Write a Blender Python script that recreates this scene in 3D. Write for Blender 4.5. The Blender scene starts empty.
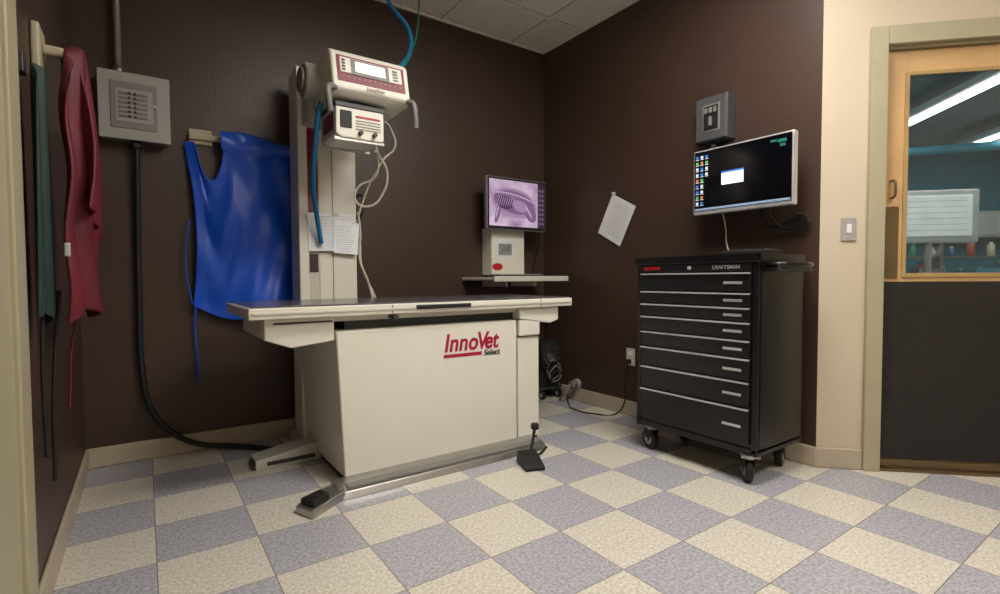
import bpy, bmesh, math, random
from mathutils import Vector, Matrix
random.seed(4)
S = bpy.context.scene
COL = S.collection

# ------------------------------------------------------------------ materials
def lin(c):
    return tuple(((v/255)/12.92 if v/255 <= 0.04045 else ((v/255+0.055)/1.055)**2.4) for v in c)
MC = {}
def mat(name, rgb, rough=0.5, metal=0.0, var=0.06, scale=8.0, bump=0.0, bscale=80.0, emit=0.0, spec=0.5):
    if name in MC: return MC[name]
    m = bpy.data.materials.new(name); m.use_nodes = True
    nt = m.node_tree; b = nt.nodes['Principled BSDF']
    c = lin(rgb)
    tc = nt.nodes.new('ShaderNodeTexCoord')
    n = nt.nodes.new('ShaderNodeTexNoise'); n.inputs['Scale'].default_value = scale; n.inputs['Detail'].default_value = 4
    nt.links.new(tc.outputs['Object'], n.inputs['Vector'])
    r = nt.nodes.new('ShaderNodeValToRGB')
    r.color_ramp.elements[0].position = 0.3; r.color_ramp.elements[1].position = 0.7
    r.color_ramp.elements[0].color = (*[v*(1-var) for v in c], 1)
    r.color_ramp.elements[1].color = (*[min(1, v*(1+var)) for v in c], 1)
    nt.links.new(n.outputs['Fac'], r.inputs['Fac'])
    nt.links.new(r.outputs['Color'], b.inputs['Base Color'])
    b.inputs['Roughness'].default_value = rough; b.inputs['Metallic'].default_value = metal
    b.inputs['Specular IOR Level'].default_value = spec
    if emit > 0:
        nt.links.new(r.outputs['Color'], b.inputs['Emission Color']); b.inputs['Emission Strength'].default_value = emit
    if bump > 0:
        n2 = nt.nodes.new('ShaderNodeTexNoise'); n2.inputs['Scale'].default_value = bscale; n2.inputs['Detail'].default_value = 3
        nt.links.new(tc.outputs['Object'], n2.inputs['Vector'])
        bp = nt.nodes.new('ShaderNodeBump'); bp.inputs['Strength'].default_value = bump; bp.inputs['Distance'].default_value = 0.004
        nt.links.new(n2.outputs['Fac'], bp.inputs['Height']); nt.links.new(bp.outputs['Normal'], b.inputs['Normal'])
    MC[name] = m
    return m

brown = mat('paint_dark_brown', (67, 50, 42), 0.42, var=0.05, scale=2, bump=0.35, bscale=70, spec=.4)
beige = mat('paint_beige', (200, 186, 164), 0.55, var=0.03, scale=2, bump=0.2, bscale=80)
trimc = mat('trim_khaki', (168, 161, 134), 0.4, var=0.03)
basec = mat('baseboard_vinyl', (180, 167, 146), 0.4, var=0.05)
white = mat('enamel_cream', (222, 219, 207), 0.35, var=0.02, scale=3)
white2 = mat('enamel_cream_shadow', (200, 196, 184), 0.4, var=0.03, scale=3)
maroon = mat('maroon_plastic', (118, 20, 45), 0.4)
black = mat('black_enamel', (14, 14, 15), 0.28, var=0.1)
blackm = mat('black_rubber', (18, 18, 19), 0.6)
dgrey = mat('dark_grey_plastic', (52, 52, 55), 0.45)
mgrey = mat('mid_grey_plastic', (120, 118, 116), 0.45)
steel = mat('brushed_steel', (176, 174, 170), 0.32, metal=0.9, var=0.08, scale=40)
silver = mat('silver_trim', (215, 215, 218), 0.3, metal=0.6)
panelg = mat('electrical_grey', (128, 126, 122), 0.45, metal=0.2, var=0.06)
panelg2 = mat('electrical_grey_light', (158, 155, 149), 0.45, var=0.04)
slate = mat('electrical_slate', (74, 76, 80), 0.45, metal=0.3)
slate2 = mat('electrical_slate_cover', (88, 89, 91), 0.45, metal=0.3)
bluev = mat('blue_vinyl', (18, 82, 205), 0.36, var=0.10, scale=5, bump=0.25, bscale=18)
redc = mat('maroon_cloth', (92, 13, 32), 0.6, var=0.25, scale=6, bump=0.3, bscale=40)
greenc = mat('green_cloth', (14, 42, 38), 0.65, var=0.2)
paper = mat('paper_white', (222, 222, 224), 0.7, var=0.02)
ink = mat('ink_grey', (140, 140, 146), 0.7)
hoseb = mat('blue_hose', (22, 120, 175), 0.4)
greenw = mat('green_wire', (20, 120, 80), 0.5)
cablew = mat('cable_cream', (200, 196, 180), 0.5)
tabtop = mat('tabletop_slate', (88, 82, 88), 0.2, var=0.06)
wood = mat('door_oak', (204, 166, 116), 0.4, var=0.08, scale=5)
chalk = mat('kick_panel_black', (42, 38, 37), 0.55, var=0.15, scale=12, spec=.3)
bronze = mat('bronze', (120, 102, 76), 0.35, metal=0.7)
redl = mat('red_label', (190, 25, 40), 0.4)
lcd = mat('lcd_glow', (240, 240, 225), 0.5, emit=0.8, var=0.03)
woodhook = mat('hanger_wood', (176, 166, 142), 0.5)

def ceil_mat():
    m = bpy.data.materials.new('acoustic_ceiling'); m.use_nodes = True
    nt = m.node_tree; b = nt.nodes['Principled BSDF']
    g = nt.nodes.new('ShaderNodeNewGeometry'); n = nt.nodes.new('ShaderNodeTexNoise')
    n.inputs['Scale'].default_value = 90; n.inputs['Detail'].default_value = 4
    nt.links.new(g.outputs['Position'], n.inputs['Vector'])
    r = nt.nodes.new('ShaderNodeValToRGB'); r.color_ramp.elements[0].position = .35; r.color_ramp.elements[1].position = .55
    r.color_ramp.elements[0].color = (*lin((222, 218, 208)), 1); r.color_ramp.elements[1].color = (*lin((245, 241, 233)), 1)
    nt.links.new(n.outputs['Fac'], r.inputs['Fac']); nt.links.new(r.outputs['Color'], b.inputs['Base Color'])
    b.inputs['Roughness'].default_value = .9
    return m
ceilm = ceil_mat()

def floor_mat():
    m = bpy.data.materials.new('checker_vinyl_tile'); m.use_nodes = True
    nt = m.node_tree; b = nt.nodes['Principled BSDF']; L = nt.links.new
    g = nt.nodes.new('ShaderNodeNewGeometry'); sp = nt.nodes.new('ShaderNodeSeparateXYZ')
    L(g.outputs['Position'], sp.inputs[0])
    def M(op, a, bb=None):
        n = nt.nodes.new('ShaderNodeMath'); n.operation = op
        for i, v in enumerate((a, bb)):
            if v is None: continue
            if isinstance(v, (int, float)): n.inputs[i].default_value = v
            else: L(v, n.inputs[i])
        return n.outputs[0]
    tx = M('DIVIDE', M('ADD', sp.outputs['X'], 2.965+0.305*20), 0.305)
    ty = M('DIVIDE', M('SUBTRACT', 0.015+0.305*20, sp.outputs['Y']), 0.305)
    par = M('MODULO', M('ADD', M('FLOOR', tx), M('FLOOR', ty)), 2.0)
    par = M('GREATER_THAN', par, 0.5)
    fx = M('FRACT', tx); fy = M('FRACT', ty)
    ex = M('MINIMUM', fx, M('SUBTRACT', 1.0, fx)); ey = M('MINIMUM', fy, M('SUBTRACT', 1.0, fy))
    edge = M('LESS_THAN', M('MINIMUM', ex, ey), 0.005)
    n1 = nt.nodes.new('ShaderNodeTexNoise'); n1.inputs['Scale'].default_value = 85; n1.inputs['Detail'].default_value = 7; n1.inputs['Roughness'].default_value = .8
    L(g.outputs['Position'], n1.inputs['Vector'])
    def ramp(c0, c1):
        r = nt.nodes.new('ShaderNodeValToRGB'); r.color_ramp.elements[0].position = .41; r.color_ramp.elements[1].position = .58
        r.color_ramp.elements[0].color = (*lin(c0), 1); r.color_ramp.elements[1].color = (*lin(c1), 1)
        L(n1.outputs['Fac'], r.inputs['Fac']); return r.outputs['Color']
    lil = ramp((146, 144, 152), (186, 185, 193)); cre = ramp((186, 179, 163), (222, 217, 206))
    mx = nt.nodes.new('ShaderNodeMix'); mx.data_type = 'RGBA'
    L(par, mx.inputs[0]); L(cre, mx.inputs[7]); L(lil, mx.inputs[6])
    mx2 = nt.nodes.new('ShaderNodeMix'); mx2.data_type = 'RGBA'
    L(edge, mx2.inputs[0]); L(mx.outputs[2], mx2.inputs[6]); mx2.inputs[7].default_value = (*lin((126, 119, 114)), 1)
    L(mx2.outputs[2], b.inputs['Base Color'])
    b.inputs['Roughness'].default_value = .25
    n3 = nt.nodes.new('ShaderNodeTexNoise'); n3.inputs['Scale'].default_value = 6
    L(g.outputs['Position'], n3.inputs['Vector'])
    bp = nt.nodes.new('ShaderNodeBump'); bp.inputs['Strength'].default_value = .12; bp.inputs['Distance'].default_value = .01
    L(n3.outputs['Fac'], bp.inputs['Height']); L(bp.outputs['Normal'], b.inputs['Normal'])
    return m
floorm = floor_mat()

def emis(name, rgb, s):
    m = bpy.data.materials.new(name); m.use_nodes = True
    nt = m.node_tree; nt.nodes.clear()
    e = nt.nodes.new('ShaderNodeEmission'); e.inputs[0].default_value = (*lin(rgb), 1); e.inputs[1].default_value = s
    o = nt.nodes.new('ShaderNodeOutputMaterial'); nt.links.new(e.outputs[0], o.inputs[0]); return m

def glass_mat():
    m = bpy.data.materials.new('window_glass'); m.use_nodes = True
    nt = m.node_tree; nt.nodes.clear()
    t = nt.nodes.new('ShaderNodeBsdfTransparent'); t.inputs[0].default_value = (.92, .96, .95, 1)
    g = nt.nodes.new('ShaderNodeBsdfGlossy'); g.inputs['Roughness'].default_value = .02
    f = nt.nodes.new('ShaderNodeFresnel'); f.inputs[0].default_value = 1.5
    mx = nt.nodes.new('ShaderNodeMixShader'); o = nt.nodes.new('ShaderNodeOutputMaterial')
    nt.links.new(f.outputs[0], mx.inputs[0]); nt.links.new(t.outputs[0], mx.inputs[1]); nt.links.new(g.outputs[0], mx.inputs[2])
    nt.links.new(mx.outputs[0], o.inputs[0]); return m
glassm = glass_mat()

# ------------------------------------------------------------------ helpers
def link(ob, parent=None):
    COL.objects.link(ob)
    if parent is not None: ob.parent = parent
    return ob
def grp(name, loc=(0, 0, 0), rz=0.0):
    e = bpy.data.objects.new(name, None); e.location = loc; e.rotation_euler = (0, 0, rz); e.empty_display_size = .1
    COL.objects.link(e); return e
def finish(bm, name, m, parent, bevel=0, smooth=False, segs=2):
    me = bpy.data.meshes.new(name); bmesh.ops.recalc_face_normals(bm, faces=bm.faces); bm.to_mesh(me); bm.free()
    me.materials.append(m); ob = bpy.data.objects.new(name, me); link(ob, parent)
    if smooth:
        for p in me.polygons: p.use_smooth = True
    if bevel > 0:
        md = ob.modifiers.new('bev', 'BEVEL'); md.width = bevel; md.segments = segs; md.limit_method = 'ANGLE'; md.angle_limit = math.radians(35)
    return ob
def addbox(bm, b):
    x0, x1, y0, y1, z0, z1 = b
    vs = [bm.verts.new(p) for p in ((x0,y0,z0),(x1,y0,z0),(x1,y1,z0),(x0,y1,z0),(x0,y0,z1),(x1,y0,z1),(x1,y1,z1),(x0,y1,z1))]
    for f in ((0,3,2,1),(4,5,6,7),(0,1,5,4),(1,2,6,5),(2,3,7,6),(3,0,4,7)): bm.faces.new([vs[i] for i in f])
def boxes(name, lst, m, parent=None, bevel=0.0, segs=2):
    bm = bmesh.new()
    for b in lst: addbox(bm, b)
    return finish(bm, name, m, parent, bevel, segs=segs)
def box(name, x0, x1, y0, y1, z0, z1, m, parent=None, bevel=0.003, segs=2):
    return boxes(name, [(x0, x1, y0, y1, z0, z1)], m, parent, bevel, segs)
def prism(name, poly, axis, a0, a1, m, parent=None, bevel=0.003, smooth=False):
    def P(p, a):
        return {'x': (a, p[0], p[1]), 'y': (p[0], a, p[1]), 'z': (p[0], p[1], a)}[axis]
    bm = bmesh.new()
    A = [bm.verts.new(P(p, a0)) for p in poly]; B = [bm.verts.new(P(p, a1)) for p in poly]
    bm.faces.new(A); bm.faces.new(B[::-1]); n = len(poly)
    for i in range(n): bm.faces.new((A[i], B[i], B[(i+1) % n], A[(i+1) % n]))
    return finish(bm, name, m, parent, bevel, smooth)
def cyl(name, p0, p1, r, m, parent=None, r2=None, seg=28, bevel=0.0):
    p0 = Vector(p0); p1 = Vector(p1); d = p1-p0
    bm = bmesh.new()
    bmesh.ops.create_cone(bm, cap_ends=True, segments=seg, radius1=r, radius2=r if r2 is None else r2, depth=d.length)
    M = Matrix.Translation((p0+p1)/2) @ d.to_track_quat('Z', 'Y').to_matrix().to_4x4()
    bmesh.ops.transform(bm, matrix=M, verts=bm.verts)
    ob = finish(bm, name, m, parent, bevel)
    for p in ob.data.polygons:
        if len(p.vertices) == 4: p.use_smooth = True
    return ob
def tube(name, pts, r, m, parent=None, poly=False, cyclic=False):
    cu = bpy.data.curves.new(name, 'CURVE'); cu.dimensions = '3D'; cu.bevel_depth = r; cu.bevel_resolution = 4; cu.use_fill_caps = True
    if poly:
        s = cu.splines.new('POLY'); s.points.add(len(pts)-1)
        for p, q in zip(s.points, pts): p.co = (*q, 1)
    else:
        s = cu.splines.new('BEZIER'); s.bezier_points.add(len(pts)-1); s.resolution_u = 10
        for p, q in zip(s.bezier_points, pts): p.co = q; p.handle_left_type = p.handle_right_type = 'AUTO'
    s.use_cyclic_u = cyclic
    cu.materials.append(m); return link(bpy.data.objects.new(name, cu), parent)
def text(name, body, size, loc, rot, m, parent, shear=0.0, off=0.0, sx=1.0, sp=1.0):
    cu = bpy.data.curves.new(name, 'FONT'); cu.body = body; cu.size = size; cu.shear = shear; cu.offset = off; cu.extrude = 0.0008; cu.space_character = sp
    cu.materials.append(m); ob = bpy.data.objects.new(name, cu); ob.location = loc; ob.rotation_euler = rot; ob.scale = (sx, 1, 1)
    return link(ob, parent)
def sheet(name, P, nu, nv, m, parent=None, thick=0.004, sub=1):
    bm = bmesh.new()
    g = [[bm.verts.new(P(i/nu, j/nv)) for i in range(nu+1)] for j in range(nv+1)]
    for j in range(nv):
        for i in range(nu): bm.faces.new((g[j][i], g[j][i+1], g[j+1][i+1], g[j+1][i]))
    ob = finish(bm, name, m, parent, smooth=True)
    md = ob.modifiers.new('sol', 'SOLIDIFY'); md.thickness = thick; md.offset = 0
    if sub: ms = ob.modifiers.new('sub', 'SUBSURF'); ms.levels = 1; ms.render_levels = sub
    return ob
FR = (math.pi/2, 0, 0)
FX = (math.pi/2, 0, -math.pi/2)

# ------------------------------------------------------------------ room shell
H = 2.73; XL = -2.93; YC = -2.065
boxes('floor', [(-3.2, 4.0, -5.4, 0.2, -0.1, 0.0)], floorm)
boxes('wall_back', [(XL-0.15, 0.0, 0.0, 0.15, 0, H)], brown)
boxes('wall_left', [(XL-0.15, XL, -5.2, 0.0, 0, H)], brown)
boxes('wall_right', [(0.0, 0.12, YC, 0.15, 0, H)], brown)
ANG = -math.pi/4
wa = boxes('wall_angled', [(0.0, 0.265, 0, 0.12, 0, H), (0.265, 1.19, 0, 0.12, 2.01, H), (1.19, 1.9, 0, 0.12, 0, H)], beige)
wa.location = (0, YC, 0); wa.rotation_euler = (0, 0, ANG)
ex = 1.9*math.cos(ANG); ey = YC-1.9*math.sin(math.pi/4)
boxes('wall_east', [(ex, ex+0.12, -5.2, ey, 0, H)], beige)
boxes('wall_front', [(XL-0.15, ex+0.12, -5.35, -5.2, 0, H)], beige)
prism('ceiling', [(XL-0.15, 0.15), (0.0, 0.15), (0.0, YC), (ex, ey), (ex+0.12, -5.35), (XL-0.15, -5.35)], 'z', H, H+0.08, ceilm, None, 0)
lst = []
tb = mat('ceiling_grid_white', (238, 234, 224), 0.4)
gap = mat('ceiling_grid_shadow', (150, 145, 136), 0.6)
lst2 = []
x = -0.32
while x > XL:
    lst.append((x-0.012, x+0.012, -5.2, 0, H-0.006, H)); lst2.append((x-0.016, x+0.016, -5.2, 0, H-0.002, H)); x -= 0.61
y = -0.45
while y > -5.2:
    lst.append((XL, 0, y-0.012, y+0.012, H-0.0075, H)); lst2.append((XL, 0, y-0.016, y+0.016, H-0.0025, H)); y -= 0.61
lst += [(XL, 0, -0.02, 0, H-0.008, H), (-0.02, 0, YC, 0, H-0.008, H)]
boxes('trim_ceiling_grid', lst, tb)
boxes('trim_ceiling_reveal_shade', lst2, gap)  # dark strips along the grid bars, a shadow gap painted in colour

def basepoly(name, b, bev=0.006): return box(name, *b, basec, None, bev)
basepoly('baseboard_back', (XL, 0, -0.014, 0, 0, 0.10))
basepoly('baseboard_left', (XL, XL+0.014, -1.5, -0.014, 0, 0.10))
basepoly('baseboard_right', (-0.014, 0, YC-0.004, -0.014, 0, 0.10))
ba = box('baseboard_angled', -0.006, 0.199, -0.014, 0, 0, 0.10, basec, None, 0.006); ba.location = (0, YC, 0); ba.rotation_euler = (0, 0, ANG)

boxes('trim_left_door_casing', [(XL, XL+0.022, -1.62, -1.5, 0, 2.12), (XL, XL+0.022, -2.66, -2.54, 0, 2.12), (XL, XL+0.022, -2.54, -1.62, 2.0, 2.12)], trimc, None, 0.004)
d2 = grp('door_2')
box('leaf', XL, XL+0.012, -2.54, -1.62, 0.01, 2.0, trimc, d2, 0.003)
box('push_plate', XL+0.012, XL+0.016, -2.51, -2.43, 0.9, 1.2, bronze, d2)
cyl('knob', (XL+0.012, -2.47, 1.0), (XL+0.06, -2.47, 1.0), 0.025, bronze, d2)

FA = lambda n: grp(n, (0, YC, 0), ANG)
dc = boxes('trim_angled_door_casing', [(0.199, 0.270, -0.025, 0.0, 0, 2.085), (1.185, 1.256, -0.025, 0, 0, 2.085), (0.270, 1.185, -0.025, 0, 2.0, 2.085),
    (0.255, 0.270, 0.0, 0.12, 0, 2.0), (1.185, 1.20, 0, 0.12, 0, 2.0), (0.270, 1.185, 0.0, 0.12, 1.99, 2.01)], trimc, None, 0.004)
dc.location = (0, YC, 0); dc.rotation_euler = (0, 0, ANG)
door = FA('door_1')
boxes('stiles', [(0.272, 0.374, 0.03, 0.072, 0.012, 1.988), (1.095, 1.181, 0.03, 0.072, 0.012, 1.988), (0.374, 1.095, 0.03, 0.072, 1.88, 1.988),
    (0.374, 1.095, 0.03, 0.072, 0.012, 0.935)], wood, door, 0.002)
boxes('kick_panel', [(0.275, 1.178, 0.022, 0.031, 0.055, 0.905)], chalk, door, 0.002)
boxes('window_lite_frame', [(0.366, 0.384, 0.022, 0.031, 0.925, 1.885), (1.085, 1.103, 0.022, 0.031, 0.925, 1.885), (0.384, 1.085, 0.022, 0.031, 1.868, 1.885), (0.384, 1.085, 0.022, 0.031, 0.925, 0.945)], mat('lite_frame', (168, 140, 92), .4), door, 0.002)
boxes('window_pane', [(0.372, 1.097, 0.048, 0.053, 0.93, 1.882)], glassm, door)
box('latch_plate', 0.285, 0.350, 0.022, 0.031, 0.92, 1.26, bronze, door)
tube('pull_handle', [(0.315, 0.024, 1.30), (0.315, -0.005, 1.305), (0.315, -0.012, 1.34), (0.315, -0.005, 1.375), (0.315, 0.03, 1.38)], 0.006, bronze, door)
box('door_sweep', 0.275, 1.178, 0.02, 0.031, 0.012, 0.05, bronze, door)
th = box('trim_door_threshold', 0.27, 1.185, -0.01, 0.12, 0, 0.012, bronze); th.location = (0, YC, 0); th.rotation_euler = (0, 0, ANG)
sw = FA('light_switch')
box('plate', 0.090, 0.155, -0.008, 0, 1.10, 1.21, mat('switch_plate', (160, 158, 152), .4), sw, 0.003)
box('rocker', 0.113, 0.133, -0.015, -0.006, 1.135, 1.18, paper, sw, 0.003)
for z in (1.115, 1.195): cyl('screw', (0.123, -0.0095, z), (0.123, -0.007, z), 0.004, steel, sw)

# ------------------------------------------------------------------ lab beyond the door
def wl(n, lst, m):
    o = boxes(n, lst, m); o.location = (0, YC, 0); o.rotation_euler = (0, 0, ANG); return o
teal = mat('paint_teal', (40, 140, 165), .5)
wl('wall_lab_back', [(0.35, 6.0, 5.5, 5.6, 0, 2.7)], teal)
wl('wall_lab_left', [(0.25, 0.35, 0.3, 5.6, 0, 2.7)], teal)
wl('wall_lab_right', [(6.0, 6.1, 0.12, 5.6, 0, 2.7)], teal)
wl('wall_lab_near', [(1.9, 6.1, 0.0, 0.12, 0, 2.7)], beige)
wl('ceiling_lab', [(0.25, 6.1, 0.12, 5.6, 2.7, 2.78)], mat('lab_ceiling', (170, 178, 178), .8))
wl('floor_lab', [(0.25, 6.1, 0.12, 5.6, -0.09, 0.002)], mat('lab_floor', (185, 185, 182), .4))
wallcab = FA('wall_cabinet')
boxes('carcass', [(1.9, 5.4, 5.2, 5.499, 1.45, 1.80)], mat('cab_white', (196, 200, 198), .4), wallcab, .004)
boxes('door_panels', [(1.92+i*.5, 2.38+i*.5, 5.18, 5.2, 1.48, 1.77) for i in range(7)], mat('cab_white2', (214, 218, 214), .4), wallcab, .004)
bench = FA('lab_bench')
boxes('worktop', [(1.6, 5.6, 4.3, 5.0, 0.87, 0.91)], mat('bench_top', (80, 110, 106), .3), bench, .004)
boxes('base_cabinets', [(1.65+i*.66, 2.27+i*.66, 4.35, 4.98, 0.004, .87) for i in range(6)], mat('bench_base', (160, 166, 160), .5), bench, .004)
boxes('shelf_uprights', [(1.9, 1.94, 4.7, 4.9, .91, 1.40), (3.3, 3.34, 4.7, 4.9, .91, 1.4), (4.8, 4.84, 4.7, 4.9, .91, 1.4)], steel, bench)
boxes('shelf_board', [(1.9, 4.84, 4.65, 4.95, 1.16, 1.18)], steel, bench)
cols = [(60, 160, 140), (210, 210, 204), (60, 120, 170), (190, 90, 80), (220, 214, 180)]
for i in range(26):
    tt = 1.95+i*.11; r = random.uniform(.025, .042); hh = random.uniform(.08, .2); zb = .91 if i % 2 else 1.18
    nn = 4.8; m = mat('bottle_%d' % (i*3 % 5), cols[i*3 % 5], .25)
    cyl('bottle_%d' % i, (tt, nn, zb), (tt, nn, zb+hh), r, m, bench, seg=16); cyl('bottle_cap_%d' % i, (tt, nn, zb+hh), (tt, nn, zb+hh+.03), r*.5, paper, bench, seg=12)
for i in range(4): box('bench_bin_%d' % i, 2.3+i*.6, 2.6+i*.6, 4.4, 4.6, .91, 1.02, [paper, mgrey, teal, paper][i], bench, .008)
wb = FA('equipment_screen')
box('screen_back', 1.98, 2.82, 3.3, 3.36, 1.27, 1.82, mat('beige_plastic', (204, 208, 206), .4), wb, .02)
box('screen_recess', 2.05, 2.75, 3.285, 3.31, 1.34, 1.76, mat('beige_plastic_d', (224, 228, 226), .4, emit=.3), wb, .01)
boxes('screen_lines', [(2.1, 2.7, 3.283, 3.2855, 1.40+i*.06, 1.403+i*.06) for i in range(6)], ink, wb)
cyl('stand', (2.38, 3.34, .02), (2.38, 3.34, 1.3), .035, mgrey, wb)
cyl('stand_foot', (2.38, 3.34, .0025), (2.38, 3.34, .04), .25, mgrey, wb)
for i, (t0, n0) in enumerate(((0.9, 1.3), (2.0, 1.7), (3.3, 2.1), (4.6, 1.5))):  # first and last fixtures lie out of view, added to brighten the lab
    lf = FA('fluorescent_and_fill_fixture')
    box('housing', t0, t0+.22, n0, n0+2.4, 2.50, 2.56, paper, lf, .01)
    boxes('tube', [(t0+.06, t0+.10, n0+.03, n0+2.37, 2.488, 2.5), (t0+.13, t0+.17, n0+.03, n0+2.37, 2.488, 2.5)], emis('lab_tube_%d' % i, (250, 250, 245), 16), lf)
    for k in (.3, 2.1): cyl('hanger_rod', (t0+.11, n0+k, 2.56), (t0+.11, n0+k, 2.7), .006, steel, lf)
duct = FA('ceiling_pipe')
cyl('pipe_run', (1.0, 4.2, 2.36), (5.9, 3.4, 2.36), .05, teal, duct)
for k in (0.15, .5, .85): cyl('pipe_hanger_%d' % int(k*100), (1.0+4.9*k, 4.2-.8*k, 2.38), (1.0+4.9*k, 4.2-.8*k, 2.7), .008, steel, duct)

# ------------------------------------------------------------------ breaker panel
bp_ = grp('breaker_panel')
box('enclosure', -2.825, -2.55, -0.09, 0, 1.625, 1.935, panelg, bp_, .004)
box('cover', -2.832, -2.543, -0.10, -0.09, 1.618, 1.942, panelg2, bp_, .003)
box('inner_door', -2.785, -2.595, -0.105, -0.10, 1.67, 1.895, panelg, bp_, .003)
boxes('breaker_window', [(-2.765, -2.615, -0.108, -0.105, 1.70, 1.86)], panelg2, bp_, .002)
boxes('breakers', [(-2.752+c*.065, -2.700+c*.065, -0.113, -0.108, 1.722+r*.022, 1.734+r*.022) for c in range(2) for r in range(6)], panelg, bp_, .001)
boxes('breaker_handles', [(-2.715+c*.022, -2.703+c*.022, -0.118, -0.112, 1.723+r*.022, 1.733+r*.022) for c in range(2) for r in range(6)], dgrey, bp_, .001)
cyl('latch', (-2.605, -.115, 1.79), (-2.605, -.104, 1.79), .008, steel, bp_)
for sx_ in (-2.82, -2.555):
    for sz_ in (1.63, 1.93): cyl('cover_screw', (sx_, -.103, sz_), (sx_, -.099, sz_), .005, steel, bp_, seg=12)
cyl('conduit', (-2.75, -0.05, 1.93), (-2.75, -0.05, H), 0.015, panelg, bp_)
cyl('conduit_connector', (-2.75, -0.05, 1.94), (-2.75, -0.05, 1.975), 0.023, steel, bp_)
cyl('cable_gland', (-2.685, -0.05, 1.59), (-2.685, -0.05, 1.625), 0.024, dgrey, bp_)
pc = grp('power_cable')
tube('cable', [(-2.685, -.05, 1.60), (-2.69, -.035, 1.3), (-2.695, -.03, .85), (-2.69, -.035, .45), (-2.66, -.04, .27), (-2.57, -.05, .13), (-2.45, -.06, .05), (-2.31, -.09, .022), (-2.2, -.2, .02), (-2.06, -.33, .02), (-1.98, -.32, .02)], .014, blackm, pc)

# ------------------------------------------------------------------ blue apron
ba_ = grp('blue_lead_apron')
def sstep(a, b, x):
    t = max(0, min(1, (x-a)/(b-a))); return t*t*(3-2*t)
def bluP(u, v):
    top = 1.66 if u < .09 else (1.66-.20*math.sin(math.pi*(u-.09)/.21)**.6 if u < .30 else 1.66+.07*sstep(.30, .34, u)-.05*sstep(.5, 1, u))
    bot = .79-.085*math.sin(math.pi*min(1, u/.75)*1.0)+.03*sstep(.75, 1, u)
    z = bot+(top-bot)*v
    xl = -2.49+.035*math.sin(v*3.0)+.03*(1-v); xr = -1.875
    x = xl+(xr-xl)*u
    fold = .012*math.sin(u*8+v*2.2)+.010*math.sin(u*5-v*6+1)+.007*math.sin(u*19+v*9)*v+.007*math.sin(v*15+u*7)+.005*math.sin(u*26-v*12)*(1-v)
    return (x, -.062+fold-.015*math.sin(math.pi*u), z)
sheet('body', bluP, 60, 44, bluev, ba_, .006)
def bluS(u, v):
    x = -2.32+.43*u; return (x, -.088-.02*math.sin(math.pi*v)+.006*math.sin(u*12), 1.73-.045*u-.10*v-.035*math.sin(u*6)*v)
sheet('shoulder_flap', bluS, 24, 8, bluev, ba_, .005)
tube('tie_strap', [(-2.45, -.05, .8), (-2.455, -.03, .65), (-2.445, -.03, .45), (-2.45, -.025, .38)], .005, bluev, ba_)
tube('waist_tie', [(-2.47, -.06, 1.25), (-2.49, -.05, 1.0), (-2.465, -.05, .8)], .004, bluev, ba_)
hk = grp('wall_hanger')
box('backplate', -2.46, -2.35, -.02, 0, 1.655, 1.735, woodhook, hk, .006)
box('bar', -2.46, -2.0, -.04, -.02, 1.675, 1.71, woodhook, hk, .008)

# ------------------------------------------------------------------ aprons on left wall
ra = grp('red_lead_apron')
def redP(u, v):
    w = .075+.18*(1-v)**.45*(1-.3*(1-v)**3); c = -1.05
    y = c-w+u*w*2
    z = (.80+.07*u+.03*math.sin(u*9))+(1.65-.12*abs(u-.45)-.80)*v
    x = XL+.07+.018*math.sin(u*22+v*1.5)*(1.1-.3*v)+.050*math.sin(math.pi*u)*(1-.35*v)+.007*math.sin(v*14+u*4)
    return (x, y, z)
sheet('front_panel', redP, 64, 40, redc, ra, .010)
def redP2(u, v):
    w = .055+.09*(1-v)
    return (XL+.125+.014*math.sin(u*14+v*3)+.012*math.sin(math.pi*v)-.02*v, -1.06-w+2*w*u, 1.15+.47*v+.04*math.sin(u*3.14)*v-.08*u*(1-v))
sheet('shoulder_fold', redP2, 30, 26, redc, ra, .010)
box('hook_board', XL+.001, XL+.022, -1.16, -1.04, 1.54, 1.70, woodhook, ra, .006)
box('hook_arm', XL+.02, XL+.075, -1.12, -1.09, 1.62, 1.65, woodhook, ra, .008)
tube('strap', [(XL+.05, -1.20, .9), (XL+.03, -1.21, .6), (XL+.025, -1.20, .33)], .005, blackm, ra)
tube('strap_2', [(XL+.08, -.95, .88), (XL+.05, -.94, .7), (XL+.04, -.95, .5)], .004, redc, ra)
box('buckle', XL+.07, XL+.085, -1.265, -1.24, 1.00, 1.04, silver, ra)
ga = grp('green_lead_apron')
def grP(u, v):
    w = .04+.045*(1-v)**.5
    return (XL+.035+.010*math.sin(u*16+v)+.012*math.sin(math.pi*u), -1.385-w+2*w*u, .83+.02*math.sin(u*7)+(.66-.05*abs(u-.5))*v)
sheet('panel', grP, 34, 24, greenc, ga, .006)
tube('strap', [(XL+.035, -1.38, .86), (XL+.03, -1.39, .7), (XL+.03, -1.37, .45)], .004, blackm, ga)
box('hook_plate', XL+.001, XL+.018, -1.40, -1.36, 1.47, 1.52, dgrey, ga, .004)

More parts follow.
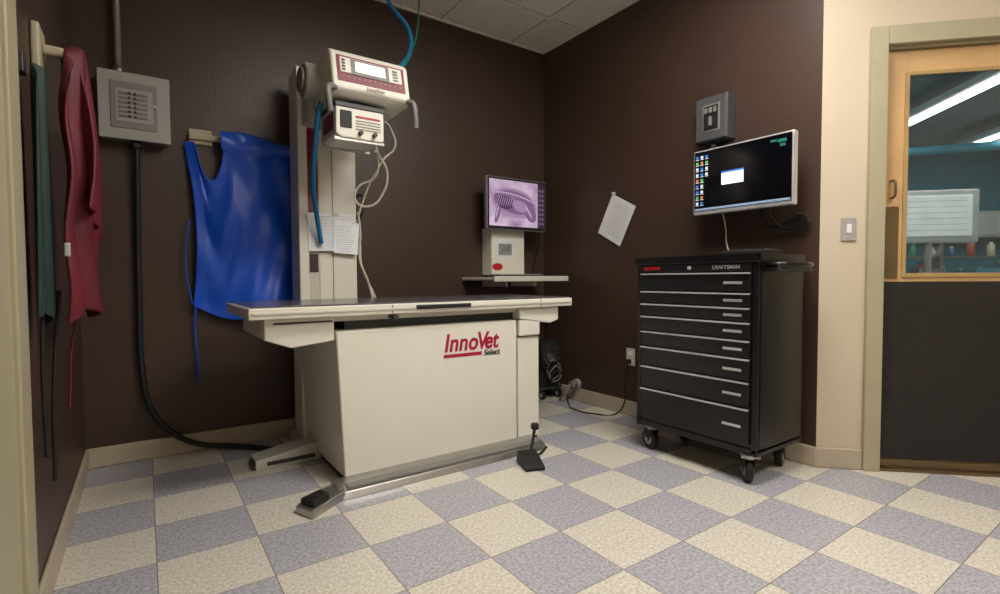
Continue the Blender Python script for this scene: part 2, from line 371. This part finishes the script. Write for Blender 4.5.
# ------------------------------------------------------------------ x-ray machine
xm = grp('x_ray_table')
box('column_main', -1.865, -1.65, -.28, -.12, 0, 2.07, white, xm, .006)
box('column_left_rail', -1.975, -1.925, -.30, -.12, 0, 2.08, white, xm, .006)
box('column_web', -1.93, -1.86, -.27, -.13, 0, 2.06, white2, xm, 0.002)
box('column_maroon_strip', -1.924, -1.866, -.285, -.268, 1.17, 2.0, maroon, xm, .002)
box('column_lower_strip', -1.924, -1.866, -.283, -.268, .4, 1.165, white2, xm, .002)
box('column_label', -1.918, -1.872, -.289, -.282, .97, 1.07, mat('label_brown', (60, 36, 36), .5), xm, .001)
box('column_groove', -1.79, -1.785, -.2815, -.279, .8, 2.0, mgrey, xm, 0)
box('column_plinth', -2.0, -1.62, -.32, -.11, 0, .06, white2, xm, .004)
pw = mat('chart_paper_white', (236, 238, 244), .7, var=.01)
cp = box('chart_paper', -.135, .135, -.001, .001, -.105, .105, pw, xm, 0); cp.location = (-1.795, -.305, 1.195); cp.rotation_euler = (0, math.radians(-2), 0)
cp2 = boxes('chart_print', [(-.12, .115-random.random()*.06, -.0016, -.001, -.09+r*.0125, -.0885+r*.0125) for r in range(15)]+[(-.06+c*.06, -.059+c*.06, -.0016, -.001, -.09, .085) for c in range(3)], ink, xm); cp2.location = cp.location; cp2.rotation_euler = cp.rotation_euler
cp3 = box('chart_paper_b', -.07, .07, -.001, .001, -.09, .09, pw, xm, 0); cp3.location = (-1.72, -.309, 1.165); cp3.rotation_euler = (0, math.radians(4), 0)
cp4 = boxes('chart_print_b', [(-.058, .05-random.random()*.03, -.0016, -.001, -.075+r*.0125, -.0735+r*.0125) for r in range(12)], ink, xm); cp4.location = cp3.location; cp4.rotation_euler = cp3.rotation_euler
box('chart_tape', -1.80, -1.76, -.311, -.303, 1.285, 1.30, mat('tape', (206, 200, 170), .4), xm, .001)
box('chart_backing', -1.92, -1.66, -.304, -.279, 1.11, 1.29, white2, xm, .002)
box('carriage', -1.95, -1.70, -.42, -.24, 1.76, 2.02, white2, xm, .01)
box('arm', -1.92, -1.76, -.68, -.40, 1.82, 1.96, mgrey, xm, .01)
cyl('tube_housing', (-2.02, -.60, 1.895), (-1.62, -.60, 1.895), .085, panelg2, xm, bevel=.012)
cyl('tube_cap', (-2.035, -.60, 1.895), (-2.02, -.60, 1.895), .06, panelg, xm, bevel=.006)
prism('control_head', [(-.84, 1.775), (-.875, 1.80), (-.835, 1.97), (-.80, 1.995), (-.56, 1.995), (-.54, 1.97), (-.54, 1.80), (-.57, 1.775)], 'x', -1.955, -1.575, white, xm, .012)
def hz(z): return -.875+(z-1.80)*(.04/.17)
def fascia(name, x0, x1, z0, z1, m, off):
    bm = bmesh.new()
    vs = []
    for d in (0, off):
        for (x, z) in ((x0, z0), (x1, z0), (x1, z1), (x0, z1)): vs.append(bm.verts.new((x, hz(z)-d, z)))
    for f in ((0,1,2,3),(7,6,5,4),(0,4,5,1),(1,5,6,2),(2,6,7,3),(3,7,4,0)): bm.faces.new([vs[i] for i in f])
    return finish(bm, name, m, xm, .0008)
fascia('fascia_maroon', -1.93, -1.60, 1.832, 1.958, maroon, .003)
fascia('fascia_white', -1.915, -1.615, 1.876, 1.95, white, .005)
fascia('lcd_bezel', -1.865, -1.68, 1.872, 1.948, mgrey, .007)
fascia('lcd', -1.845, -1.70, 1.888, 1.938, lcd, .009)
for i in range(4):
    fascia('key_l%d' % i, -1.908, -1.892, 1.885+i*.015, 1.894+i*.015, dgrey, .008)
    fascia('key_r%d' % i, -1.66, -1.635, 1.885+i*.015, 1.894+i*.015, mgrey, .008)
for i in range(12): fascia('button_%d' % i, -1.91+i*.025, -1.899+i*.025, 1.851, 1.860, mgrey, .005)
text('head_label', 'InnoVet', .026, (-1.80, -.880, 1.806), (math.radians(77), 0, 0), maroon, xm, .2, .0004, 1, 1.06)
tube('handle_left', [(-1.94, -.86, 1.80), (-1.975, -.88, 1.79), (-1.98, -.89, 1.74), (-1.97, -.885, 1.68)], .014, mgrey, xm)
tube('handle_right', [(-1.59, -.86, 1.80), (-1.57, -.88, 1.79), (-1.56, -.89, 1.73), (-1.555, -.885, 1.67)], .014, mgrey, xm)
cyl('swivel', (-1.80, -.69, 1.755), (-1.80, -.69, 1.78), .10, dgrey, xm)
DZ = .035
prism('collimator', [(-1.925, 1.575+DZ), (-1.90, 1.56+DZ), (-1.70, 1.56+DZ), (-1.69, 1.57+DZ), (-1.69, 1.735+DZ-.01), (-1.925, 1.735+DZ-.01)], 'y', -.81, -.57, white, xm, .006)
box('collimator_top_band', -1.93, -1.685, -.815, -.565, 1.70+DZ, 1.725+DZ, dgrey, xm, .004)
box('collimator_window', -1.905, -1.85, -.816, -.809, 1.605+DZ, 1.685+DZ, blackm, xm, .003)
box('collimator_label', -1.83, -1.71, -.814, -.809, 1.66+DZ, 1.668+DZ, redl, xm, .0005)
boxes('collimator_lines', [(-1.83, -1.71, -.8135, -.809, 1.605+DZ+i*.013, 1.608+DZ+i*.013) for i in range(4)], mgrey, xm)
cyl('knob_a', (-1.81, -.83, 1.588+DZ), (-1.81, -.81, 1.588+DZ), .010, dgrey, xm); cyl('knob_b', (-1.74, -.83, 1.588+DZ), (-1.74, -.81, 1.588+DZ), .010, dgrey, xm)
box('collimator_side_window', -1.929, -1.924, -.77, -.62, 1.60+DZ, 1.68+DZ, maroon, xm, .002)
boxes('collimator_rails', [(-1.93, -1.685, -.80, -.79, 1.548+DZ, 1.562+DZ), (-1.93, -1.685, -.60, -.59, 1.548+DZ, 1.562+DZ)], steel, xm, .001)
tube('blue_hose_upper', [(-1.45, -.25, H), (-1.44, -.28, 2.6), (-1.375, -.44, 2.36), (-1.40, -.5, 2.22), (-1.50, -.56, 2.08), (-1.62, -.58, 1.98)], .013, hoseb, xm)
tube('blue_hose_side', [(-1.85, -.56, 1.85), (-1.94, -.66, 1.80), (-1.97, -.64, 1.6), (-1.955, -.52, 1.42), (-1.90, -.38, 1.26), (-1.865, -.325, 1.13)], .013, hoseb, xm)
tube('green_wire', [(-1.22, -.25, H), (-1.27, -.35, 2.55), (-1.38, -.5, 2.25), (-1.5, -.58, 2.07), (-1.6, -.6, 1.97)], .005, greenw, xm)
tube('cable_loop_a', [(-1.66, -.62, 1.60), (-1.60, -.52, 1.60), (-1.54, -.48, 1.53), (-1.55, -.45, 1.42), (-1.62, -.42, 1.34), (-1.69, -.40, 1.36), (-1.68, -.40, 1.44), (-1.60, -.45, 1.50), (-1.60, -.5, 1.60), (-1.66, -.55, 1.72)], .006, cablew, xm)
tube('cable_loop_b', [(-1.62, -.60, 1.78), (-1.52, -.50, 1.76), (-1.49, -.48, 1.68), (-1.55, -.45, 1.60), (-1.62, -.40, 1.45), (-1.66, -.35, 1.30)], .005, cablew, xm)
tube('cable_down', [(-1.64, -.28, 1.32), (-1.625, -.27, 1.2), (-1.63, -.27, 1.05), (-1.58, -.28, .9), (-1.56, -.3, .8)], .007, cablew, xm)
tube('cable_down_b', [(-1.64, -.25, 1.28), (-1.62, -.25, 1.15), (-1.61, -.25, 1.0), (-1.55, -.27, .85), (-1.54, -.3, .8)], .005, cablew, xm)
tube('column_handle', [(-1.65, -.26, 1.40), (-1.62, -.28, 1.42), (-1.615, -.28, 1.36), (-1.62, -.28, 1.30), (-1.65, -.26, 1.29)], .006, blackm, xm)
prism('pedestal', [(-1.985, .70), (-.992, .70), (-.992, .035), (-1.955, .035)], 'y', -.955, -.26, white, xm, .008)
box('pedestal_kick', -1.94, -.84, -.94, -.28, 0, .036, dgrey, xm, 0)
box('pedestal_seam', -.993, -.983, -.93, -.30, .03, .70, dgrey, xm, 0)
box('end_cover', -.981, -.83, -.950, -.30, .03, .60, white, xm, .008)
box('end_cover_upper', -.981, -.835, -.966, -.30, .609, .70, white, xm, .008)
box('lift_rails', -1.93, -.86, -.90, -.42, .695, .745, dgrey, xm, .002)
box('lift_plate', -1.99, -.80, -.93, -.40, .742, .768, white2, xm, .002)
prism('carriage_left', [(-2.275, .765), (-1.99, .765), (-1.99, .66), (-2.17, .64), (-2.275, .68)], 'y', -.95, -.40, white, xm, .006)
prism('carriage_right', [(-.98, .765), (-.70, .765), (-.70, .69), (-.76, .672), (-.98, .705)], 'y', -.97, -.40, white, xm, .006)
box('carriage_slot', -2.24, -2.0, -.953, -.948, .742, .750, dgrey, xm, 0)
box('tabletop_frame', -2.34, -.62, -1.0, -.35, .768, .815, white, xm, .006)
box('tabletop_surface', -2.325, -.635, -.99, -.36, .812, .822, tabtop, xm, .002)
box('side_rail', -2.33, -.63, -1.006, -.998, .786, .798, white2, xm, .003)
box('tabletop_grip', -1.62, -1.32, -1.014, -1.0, .786, .806, blackm, xm, .004)
boxes('tabletop_joints', [(-1.74, -1.735, -1.0015, -.998, .772, .812), (-.86, -.855, -1.0015, -.998, .772, .812)], mgrey, xm)
cyl('lock_knob', (-1.72, -1.0, .755), (-1.72, -.93, .755), .012, dgrey, xm)
lr = mat('logo_red', (165, 18, 60), .4)
text('logo', 'Inno', .125, (-1.45, -.957, .562), FR, lr, xm, .2, .003, .86, 1.04)
bpy.context.view_layer.update()
wI = max(v[0] for v in bpy.data.objects['logo'].bound_box)*.86
text('logo_v', 'V', .125, (-1.45+wI-.012, -.957, .562), FR, lr, xm, .2, .003, .86)
bpy.context.view_layer.update()
wV = max(v[0] for v in bpy.data.objects['logo_v'].bound_box)*.86
text('logo_et', 'et', .125, (-1.45+wI-.012+wV-.036, -.957, .562), FR, lr, xm, .2, .003, .86)
box('logo_bar', -1.45, -1.225, -.9575, -.955, .530, .547, lr, xm, 0)
text('logo_sub', 'Select', .042, (-1.212, -.957, .524), FR, mat('logo_dark', (50, 40, 60), .4), xm, .22, .001)
prism('foot_rail', [(-1.10, 0), (-1.085, .03), (-1.00, .045), (-.95, .045), (-.95, 0)], 'x', -2.02, -.90, steel, xm, .003)
box('foot_rail_inlay', -1.98, -.93, -1.075, -1.02, .033, .043, panelg, xm, .002)
prism('rail_foot_rear', [(-2.25, 0), (-2.25, .045), (-2.0, .085), (-1.93, .085), (-1.93, 0)], 'y', -.52, -.38, white2, xm, .005)
box('rail_foot_slot', -2.20, -1.97, -.525, -.519, .015, .035, dgrey, xm)
box('rail_foot_cap', -2.26, -2.22, -.51, -.39, 0, .03, dgrey, xm, .004)
prism('pedal_left_base', [(-2.20, -1.10), (-2.16, -1.20), (-2.0, -1.09), (-1.96, -1.0), (-2.05, -.985)], 'z', 0, .035, steel, xm, .006)
prism('pedal_left_pad', [(-2.185, -1.10), (-2.15, -1.175), (-2.07, -1.12), (-2.09, -1.05)], 'z', .033, .06, blackm, xm, .01)

fp = grp('foot_switch')
b_ = prism('base', [(-.09, 0), (-.09, .02), (-.01, .045), (.06, .06), (.07, 0)], 'x', -.05, .05, blackm, fp, .006)
fp.location = (-1.12, -1.23, 0); fp.rotation_euler = (0, 0, math.radians(-20))
tube('stalk', [(0.02, .05, .05), (.04, .07, .10), (.05, .08, .14), (.055, .08, .16)], .008, blackm, fp)
box('stalk_head', .035, .075, .065, .10, .15, .185, blackm, fp, .01)
tube('cord', [(0.03, .05, .02), (.10, .12, .012), (.16, .2, .012)], .006, blackm, fp)

# ------------------------------------------------------------------ wall workstation + x-ray monitor
ws = grp('wall_workstation')
box('wall_box', -.60, -.30, -.13, 0, .955, 1.30, white, ws, .008)
box('picture', -.555, -.40, -.1315, -.129, 1.07, 1.21, paper, ws, 0)
box('picture_image', -.54, -.42, -.1325, -.1312, 1.10, 1.185, ink, ws, 0)
prism('picture_silhouette', [(-.525, 1.115), (-.50, 1.15), (-.47, 1.16), (-.44, 1.175), (-.43, 1.15), (-.45, 1.115), (-.47, 1.135), (-.50, 1.12)], 'y', -.1332, -.132, mgrey, ws, 0)
prism('red_badge', [(-.55+.045*math.cos(a*math.pi/10), 1.015+.026*math.sin(a*math.pi/10)) for a in range(20)], 'y', -.135, -.129, redl, ws, .001)
box('shelf', -.775, -.13, -.42, -.0, .915, .938, white, ws, .006)
box('shelf_lip', -.78, -.125, -.43, -.41, .908, .945, white2, ws, .004)
boxes('brackets', [(-.60, -.58, -.30, 0, .87, .916), (-.34, -.32, -.30, 0, .87, .916)], white2, ws, .002)
box('keyboard', -.70, -.30, -.36, -.22, .938, .955, dgrey, ws, .004)
boxes('keys', [(-.69+i*.026, -.668+i*.026, -.35+j*.03, -.327+j*.03, .955, .96) for i in range(15) for j in range(4)], panelg2, ws)
xmon = grp('wall_monitor')
box('arm', -.46, -.38, -.17, 0, 1.36, 1.44, mgrey, xmon, .006)
box('bezel', -.69, -.145, -.205, -.165, 1.28, 1.655, mgrey, xmon, .008)
box('bezel_inner', -.683, -.152, -.208, -.204, 1.287, 1.648, blackm, xmon, .002)
def xray_mat():
    m = bpy.data.materials.new('radiograph_screen'); m.use_nodes = True
    nt = m.node_tree; nt.nodes.clear(); L = nt.links.new
    tc = nt.nodes.new('ShaderNodeTexCoord'); n = nt.nodes.new('ShaderNodeTexNoise'); n.inputs['Scale'].default_value = 5; n.inputs['Detail'].default_value = 3
    L(tc.outputs['Object'], n.inputs['Vector'])
    r = nt.nodes.new('ShaderNodeValToRGB'); r.color_ramp.elements[0].position = .3; r.color_ramp.elements[0].color = (*lin((150, 118, 152)), 1)
    r.color_ramp.elements[1].position = .6; r.color_ramp.elements[1].color = (*lin((222, 198, 220)), 1)
    L(n.outputs['Fac'], r.inputs[0])
    e = nt.nodes.new('ShaderNodeEmission'); e.inputs[1].default_value = .9; L(r.outputs[0], e.inputs[0])
    o = nt.nodes.new('ShaderNodeOutputMaterial'); L(e.outputs[0], o.inputs[0]); return m
box('screen', -.67, -.235, -.2095, -.2075, 1.305, 1.635, xray_mat(), xmon, 0)
box('screen_sidebar', -.235, -.165, -.2095, -.2075, 1.305, 1.635, mat('sidebar', (54, 40, 60), .5, emit=.4), xmon, 0)
boxes('sidebar_buttons', [(-.225+c*.028, -.205+c*.028, -.2100, -.2094, 1.33+r*.035, 1.348+r*.035) for c in range(2) for r in range(8)], mat('sidebar_btn', (110, 90, 120), .5, emit=.4), xmon)
x0s = emis('xray_halo', (176, 142, 176), .85)
xs = emis('xray_soft', (140, 106, 144), .8); xd_ = emis('xray_dark', (96, 70, 104), .8); xb = emis('xray_bone', (206, 180, 206), .9)
def ell(cx, cz, a, b, n=26, rot=0): return [(cx+a*math.cos(t*2*math.pi/n)*math.cos(rot)-b*math.sin(t*2*math.pi/n)*math.sin(rot), cz+a*math.cos(t*2*math.pi/n)*math.sin(rot)+b*math.sin(t*2*math.pi/n)*math.cos(rot)) for t in range(n)]
prism('xray_halo', ell(-.45, 1.475, .205, .105, rot=-.15), 'y', -.2098, -.2094, x0s, xmon, 0)
prism('xray_torso', ell(-.45, 1.48, .185, .082, rot=-.15), 'y', -.2101, -.2097, xs, xmon, 0)
prism('xray_chest', ell(-.53, 1.475, .075, .048, rot=-.1), 'y', -.2104, -.2100, xd_, xmon, 0)
prism('xray_belly', ell(-.40, 1.455, .07, .04, rot=-.3), 'y', -.2104, -.2100, x0s, xmon, 0)
prism('xray_thigh', ell(-.31, 1.42, .05, .085, rot=.5), 'y', -.2103, -.2099, xs, xmon, 0)
prism('xray_foreleg', ell(-.60, 1.39, .02, .07, rot=-.3), 'y', -.2103, -.2099, xs, xmon, 0)
for i in range(18):
    cx = -.63+i*.021; prism('xray_vertebra_%d' % i, ell(cx, 1.535-.15*(cx+.45)-.6*(cx+.45)**2, .008, .008, 8), 'y', -.2108, -.2103, xb, xmon, 0)
for i in range(8):
    cx = -.595+i*.019; prism('xray_rib_%d' % i, ell(cx, 1.485, .0018, .042, 10, -.35), 'y', -.2108, -.2103, xb, xmon, 0)
prism('xray_femur', ell(-.32, 1.42, .007, .055, 14, .6), 'y', -.2108, -.2103, xb, xmon, 0)
prism('xray_humerus', ell(-.605, 1.40, .005, .045, 14, -.3), 'y', -.2108, -.2103, xb, xmon, 0)
tube('cord', [(-.2, -.17, 1.3), (-.13, -.1, 1.22), (-.12, -.05, 1.1), (-.15, -.03, .95)], .005, blackm, xmon)

# ------------------------------------------------------------------ right wall things
pn = grp('hanging_notice')
a = math.radians(28)
ob = box('sheet', -.0007, .0007, -.115, .115, -.145, .145, paper, pn, 0)
pr = boxes('print', [(-.0016, -.0007, -.085, .075-random.random()*.05, .11-i*.018, .112-i*.018) for i in range(13)], ink, pn)
for o in (ob, pr): o.rotation_euler = (a, 0, 0); o.location = (-.012, -.785, 1.325)
cyl('pin', (-.03, -.765, 1.51), (0, -.765, 1.51), .008, silver, pn)
tube('string', [(-.012, -.765, 1.51), (-.012, -.775, 1.48), (-.012, -.79, 1.46)], .0025, paper, pn)
ds = grp('disconnect_switch')
box('enclosure', -.075, 0, -1.63, -1.435, 1.685, 1.93, slate, ds, .005)
box('cover', -.082, -.075, -1.623, -1.442, 1.692, 1.923, slate2, ds, .003)
box('window_frame', -.086, -.081, -1.59, -1.485, 1.735, 1.885, panelg, ds, .003)
box('window', -.090, -.085, -1.58, -1.495, 1.745, 1.875, blackm, ds, .002)
boxes('toggles', [(-.096, -.089, -1.573+i*.027, -1.555+i*.027, 1.835, 1.865) for i in range(3)], mgrey, ds, .002)
box('toggle_main', -.10, -.089, -1.547, -1.53, 1.765, 1.815, mgrey, ds, .003)
cyl('conduit', (-.04, -1.53, 1.3), (-.04, -1.53, 1.69), .015, slate, ds)

m2 = grp('computer_monitor')
box('bezel', -.165, -.125, -2.02, -1.485, 1.27, 1.62, silver, m2, .008)
box('screen', -.1675, -.164, -2.01, -1.495, 1.292, 1.611, mat('screen_black', (8, 8, 13), .12, var=.1), m2, 0)
box('back_shell', -.125, -.085, -1.9, -1.60, 1.32, 1.58, dgrey, m2, .015)
box('mount_plate', -.02, 0, -1.80, -1.68, 1.38, 1.5, dgrey, m2)
box('mount_arm', -.09, -.015, -1.765, -1.715, 1.41, 1.47, dgrey, m2)
ic = [mat('icon_%d' % i, c, .5, emit=.5, var=.02) for i, c in enumerate([(60, 110, 200), (200, 110, 60), (200, 210, 220), (90, 170, 110)])]
for i in range(22):
    yy = -1.505-.028*(i//9); zz = 1.588-.031*(i % 9)
    boxes('icon_%d' % i, [(-.1690, -.1674, yy-.014, yy, zz-.014, zz)], ic[(i*7+i//3) % 4], m2)
    boxes('icon_caption_%d' % i, [(-.1690, -.1674, yy-.017, yy+.002, zz-.020, zz-.017)], ic[2], m2)
boxes('dialog', [(-.1690, -.1674, -1.775, -1.655, 1.415, 1.485)], mat('dialog_white', (225, 232, 245), .5, emit=.8, var=.02), m2)
boxes('dialog_bar', [(-.1696, -.1689, -1.775, -1.655, 1.475, 1.485)], ic[0], m2)
boxes('dialog_text', [(-.1696, -.1689, -1.76, -1.69, 1.430+i*.012, 1.433+i*.012) for i in range(3)], ink, m2)
boxes('taskbar', [(-.1690, -.1674, -2.005, -1.5, 1.294, 1.305)], mat('taskbar', (120, 140, 165), .5, emit=.6), m2)
boxes('desktop_logo', [(-.1690, -.1674, -1.94, -1.91, 1.580, 1.590), (-.1690, -.1674, -1.985, -1.945, 1.573, 1.588), (-.1690, -.1674, -1.98, -1.955, 1.553, 1.566)], mat('logo_teal', (20, 100, 90), .5, emit=.5), m2)
tube('cord_a', [(-.09, -1.85, 1.33), (-.06, -1.87, 1.22), (-.03, -1.93, 1.17), (-.02, -2.0, 1.19), (-.025, -2.01, 1.23), (-.03, -1.95, 1.22), (-.03, -1.86, 1.18), (-.03, -1.80, 1.2)], .006, blackm, m2)
tube('cord_b', [(-.09, -1.80, 1.33), (-.04, -1.84, 1.2), (-.02, -1.92, 1.2), (-.02, -1.98, 1.22), (-.02, -2.03, 1.18), (-.02, -1.96, 1.15), (-.03, -1.88, 1.14)], .005, blackm, m2)
tube('cord_c', [(-.09, -1.60, 1.33), (-.05, -1.61, 1.2), (-.04, -1.61, 1.12), (-.05, -1.64, 1.04)], .004, cablew, m2)

ol = grp('wall_outlet')
box('plate', -.008, 0, -.945, -.875, .34, .455, mat('ivory_plate', (196, 190, 176), .4), ol, .002)
boxes('sockets', [(-.011, -.007, -.93, -.89, .41, .44), (-.011, -.007, -.93, -.89, .355, .385)], paper, ol, .003)
box('plug', -.04, -.01, -.925, -.895, .355, .385, blackm, ol, .005)
tube('cord', [(-.04, -.91, .37), (-.06, -.91, .25), (-.05, -.90, .1), (-.08, -.85, .012), (-.2, -.75, .01), (-.22, -.6, .01), (-.12, -.42, .01), (-.07, -.36, .06)], .005, blackm, ol)
bx = grp('rolling_computer_cart')
box('tower', -.21, -.03, -.22, -.04, .09, .44, blackm, bx, .012)
box('tower_face', -.20, -.04, -.226, -.219, .28, .42, dgrey, bx, .003)
boxes('vents', [(-.19, -.05, -.229, -.225, .29+i*.016, .296+i*.016) for i in range(7)], mgrey, bx)
box('chassis', -.22, -.02, -.23, -.03, .075, .095, dgrey, bx, .004)
for i, (cx, cy) in enumerate(((-.20, -.215), (-.04, -.215), (-.20, -.05), (-.04, -.05))):
    cyl('wheel_%d' % i, (cx-.012, cy, .036), (cx+.012, cy, .036), .036, blackm, bx, bevel=.004)
    cyl('hub_%d' % i, (cx-.014, cy, .036), (cx+.014, cy, .036), .016, panelg2, bx)
    cyl('wheel_stem_%d' % i, (cx, cy, .036), (cx, cy, .078), .008, steel, bx)
for i in range(6):
    rr = random.uniform(.05, .08); cy = random.uniform(-.28, -.22); cz = random.uniform(.15, .38); cxx = -.12-random.random()*.06
    pts = [(cxx+rr*math.cos(t*math.pi/4), cy-.03+random.uniform(-.012, .012), max(.02, cz+rr*1.2*math.sin(t*math.pi/4))) for t in range(8)]
    tube('coil_%d' % i, pts, .006, blackm if i % 3 else mgrey, bx, cyclic=True)
pl = grp('power_plug')
cyl('round_plug', (-.08, -.40, .13), (-.03, -.40, .13), .028, mgrey, pl, bevel=.005)
cyl('plug_collar', (-.03, -.40, .13), (-.0, -.40, .13), .04, panelg2, pl, bevel=.005)
tube('plug_cord', [(-.08, -.40, .13), (-.12, -.395, .10), (-.13, -.37, .05), (-.12, -.33, .012)], .009, mgrey, pl)

# ------------------------------------------------------------------ tool cabinet
tc_ = grp('rolling_tool_cabinet')
X0, X1, Y0, Y1, Z0, Z1 = -.475, -.075, -2.03, -1.365, .145, 1.035
box('carcass', X0, X1, Y0, Y1, Z0, Z1-.03, black, tc_, .006)
box('top_rim', X0-.018, X1+.005, Y0-.01, Y1+.01, Z1-.04, Z1-.012, black, tc_, .006)
boxes('top_lip', [(X0-.018, X0-.006, Y0-.01, Y1+.01, Z1-.02, Z1), (X1-.005, X1+.005, Y0-.01, Y1+.01, Z1-.02, Z1), (X0-.018, X1+.005, Y0-.01, Y0+.002, Z1-.02, Z1), (X0-.018, X1+.005, Y1-.002, Y1+.01, Z1-.02, Z1)], black, tc_, .002)
boxes('top_mat', [(X0, X1-.01, Y0+.005, Y1-.005, Z1-.014, Z1-.009)], blackm, tc_)
box('corner_post_a', X0-.008, X0+.02, Y0, Y0+.028, Z0, Z1-.04, black, tc_, .004)
box('corner_post_b', X0-.008, X0+.02, Y1-.028, Y1, Z0, Z1-.04, black, tc_, .004)
zs = [.955, .862, .796, .730, .650, .568, .464, .345, .178]
dm = mat('drawer_black', (20, 20, 22), .3, var=.08)
for i in range(8):
    zt, zb = zs[i], zs[i+1]
    box('drawer_%d' % (i+1), X0-.016, X0+.01, Y0+.034, Y1-.034, zb+.006, zt-.004, dm, tc_, .003)
    box('drawer_pull_%d' % (i+1), X0-.026, X0-.012, Y0+.034, Y1-.034, zt-.011, zt-.004, silver, tc_, .002)
    box('drawer_badge_%d' % (i+1), X0-.0185, X0-.015, Y0+.07, Y0+.16, (zt+zb)/2-.010, (zt+zb)/2+.002, silver, tc_, .001)
box('header', X0-.012, X0+.01, Y0+.03, Y1-.03, .960, Z1-.042, dm, tc_, .002)
cyl('lock', (X0-.02, -1.69, .976), (X0-.01, -1.69, .976), .009, silver, tc_)
text('logo_left', 'CRAFTSMAN', .022, (X0-.0135, Y1-.05, .969), FX, redl, tc_, .2, .0008, .8)
text('logo_right', 'CRAFTSMAN', .024, (X0-.0135, Y0+.22, .968), FX, silver, tc_, 0, .0003)
box('bottom_skirt', X0-.008, X1, Y0, Y1, Z0-.012, Z0+.02, black, tc_, .003)
def caster(cx, cy, k, ang):
    e = bpy.data.objects.new('caster_%d' % k, None); e.parent = tc_; COL.objects.link(e)
    e.location = (cx, cy, 0); e.rotation_euler = (0, 0, ang)
    box('caster_plate_%d' % k, -.045, .045, -.04, .04, .126, .136, steel, e)
    cyl('caster_swivel_%d' % k, (0, 0, .113), (0, 0, .128), .028, steel, e)
    prism('caster_fork_a_%d' % k, [(-.03, .118), (.03, .118), (.035, .05), (.01, .045)], 'y', -.024, -.020, blackm, e, .001)
    prism('caster_fork_b_%d' % k, [(-.03, .118), (.03, .118), (.035, .05), (.01, .045)], 'y', .020, .024, blackm, e, .001)
    cyl('caster_wheel_%d' % k, (.02, -.016, .055), (.02, .016, .055), .055, blackm, e, bevel=.006)
    cyl('caster_hub_%d' % k, (.02, -.018, .055), (.02, .018, .055), .03, panelg2, e, bevel=.002)
    cyl('caster_axle_%d' % k, (.02, -.028, .055), (.02, .028, .055), .007, steel, e)
caster(X0+.02, Y0+.05, 1, math.radians(40)); caster(X0+.04, Y1-.07, 2, math.radians(75)); caster(X1-.07, Y0+.07, 3, math.radians(20)); caster(X1-.09, Y1-.07, 4, math.radians(10))
tube('side_handle', [(X0+.06, Y0, .985), (X0+.06, Y0-.05, .985), (X0+.08, Y0-.075, .985), (X1-.10, Y0-.075, .985), (X1-.08, Y0-.05, .985), (X1-.08, Y0, .985)], .012, black, tc_)
box('side_tray', X0+.03, X1-.05, Y0-.06, Y0, .955, .968, black, tc_, .002)
box('side_tray_top', X0+.03, X1-.05, Y0-.062, Y0-.056, .955, .99, dgrey, tc_, .002)
kb = grp('keyboard')
box('case', -.40, -.25, -2.015, -1.80, Z1-.0085, Z1+.018, blackm, kb, .005)
boxes('keys', [(-.39+j*.027, -.368+j*.027, -2.005+i*.026, -1.983+i*.026, Z1+.018, Z1+.024) for i in range(7) for j in range(5)], dgrey, kb, .001)
mo = grp('computer_mouse')
bm = bmesh.new(); bmesh.ops.create_uvsphere(bm, u_segments=20, v_segments=12, radius=1)
for v in bm.verts: v.co = Vector((v.co.x*.05-.19, v.co.y*.03-1.92, max(0, v.co.z)*.035+Z1-.0085))
finish(bm, 'shell', blackm, mo, smooth=True)
tube('cord', [(-.14, -1.92, Z1+.0), (-.12, -1.90, Z1+.0), (-.11, -1.80, Z1+.0)], .002, blackm, mo)

# ------------------------------------------------------------------ room lights
def troffer(cx, cy, sx, sy, strength):
    t = grp('ceiling_light')
    boxes('frame', [(cx-sx/2-.03, cx+sx/2+.03, cy-sy/2-.03, cy+sy/2+.03, H-.03, H-.008)], white, t, .004)
    boxes('diffuser', [(cx-sx/2, cx+sx/2, cy-sy/2, cy+sy/2, H-.036, H-.031)], emis('troffer', (255, 249, 240), strength), t)
troffer(-1.15, -2.15, 1.15, .55, 26)
troffer(-1.15, -3.7, 1.15, .55, 24)

w = bpy.data.worlds.new('world'); S.world = w; w.use_nodes = True
w.node_tree.nodes['Background'].inputs[0].default_value = (1, .97, .92, 1); w.node_tree.nodes['Background'].inputs[1].default_value = .05

# ------------------------------------------------------------------ camera
az = math.radians(34.9); th_ = math.radians(2.1); rho = .0052
Fh = Vector((math.sin(az), math.cos(az), 0)); R = Vector((math.cos(az), -math.sin(az), 0)); Zv = Vector((0, 0, 1))
F = Fh*math.cos(th_)-Zv*math.sin(th_); U = Fh*math.sin(th_)+Zv*math.cos(th_)
Rc = (R-U*rho).normalized(); Uc = (U+R*rho).normalized()
cam = bpy.data.cameras.new('camera'); cam.sensor_width = 36; cam.lens = 36*509/1000; cam.clip_start = .02
co = bpy.data.objects.new('camera', cam); COL.objects.link(co)
co.matrix_world = Matrix(((Rc.x, Uc.x, -F.x, -2.67), (Rc.y, Uc.y, -F.y, -3.20), (Rc.z, Uc.z, -F.z, .93), (0, 0, 0, 1)))
S.camera = co
S.view_settings.view_transform = 'Standard'
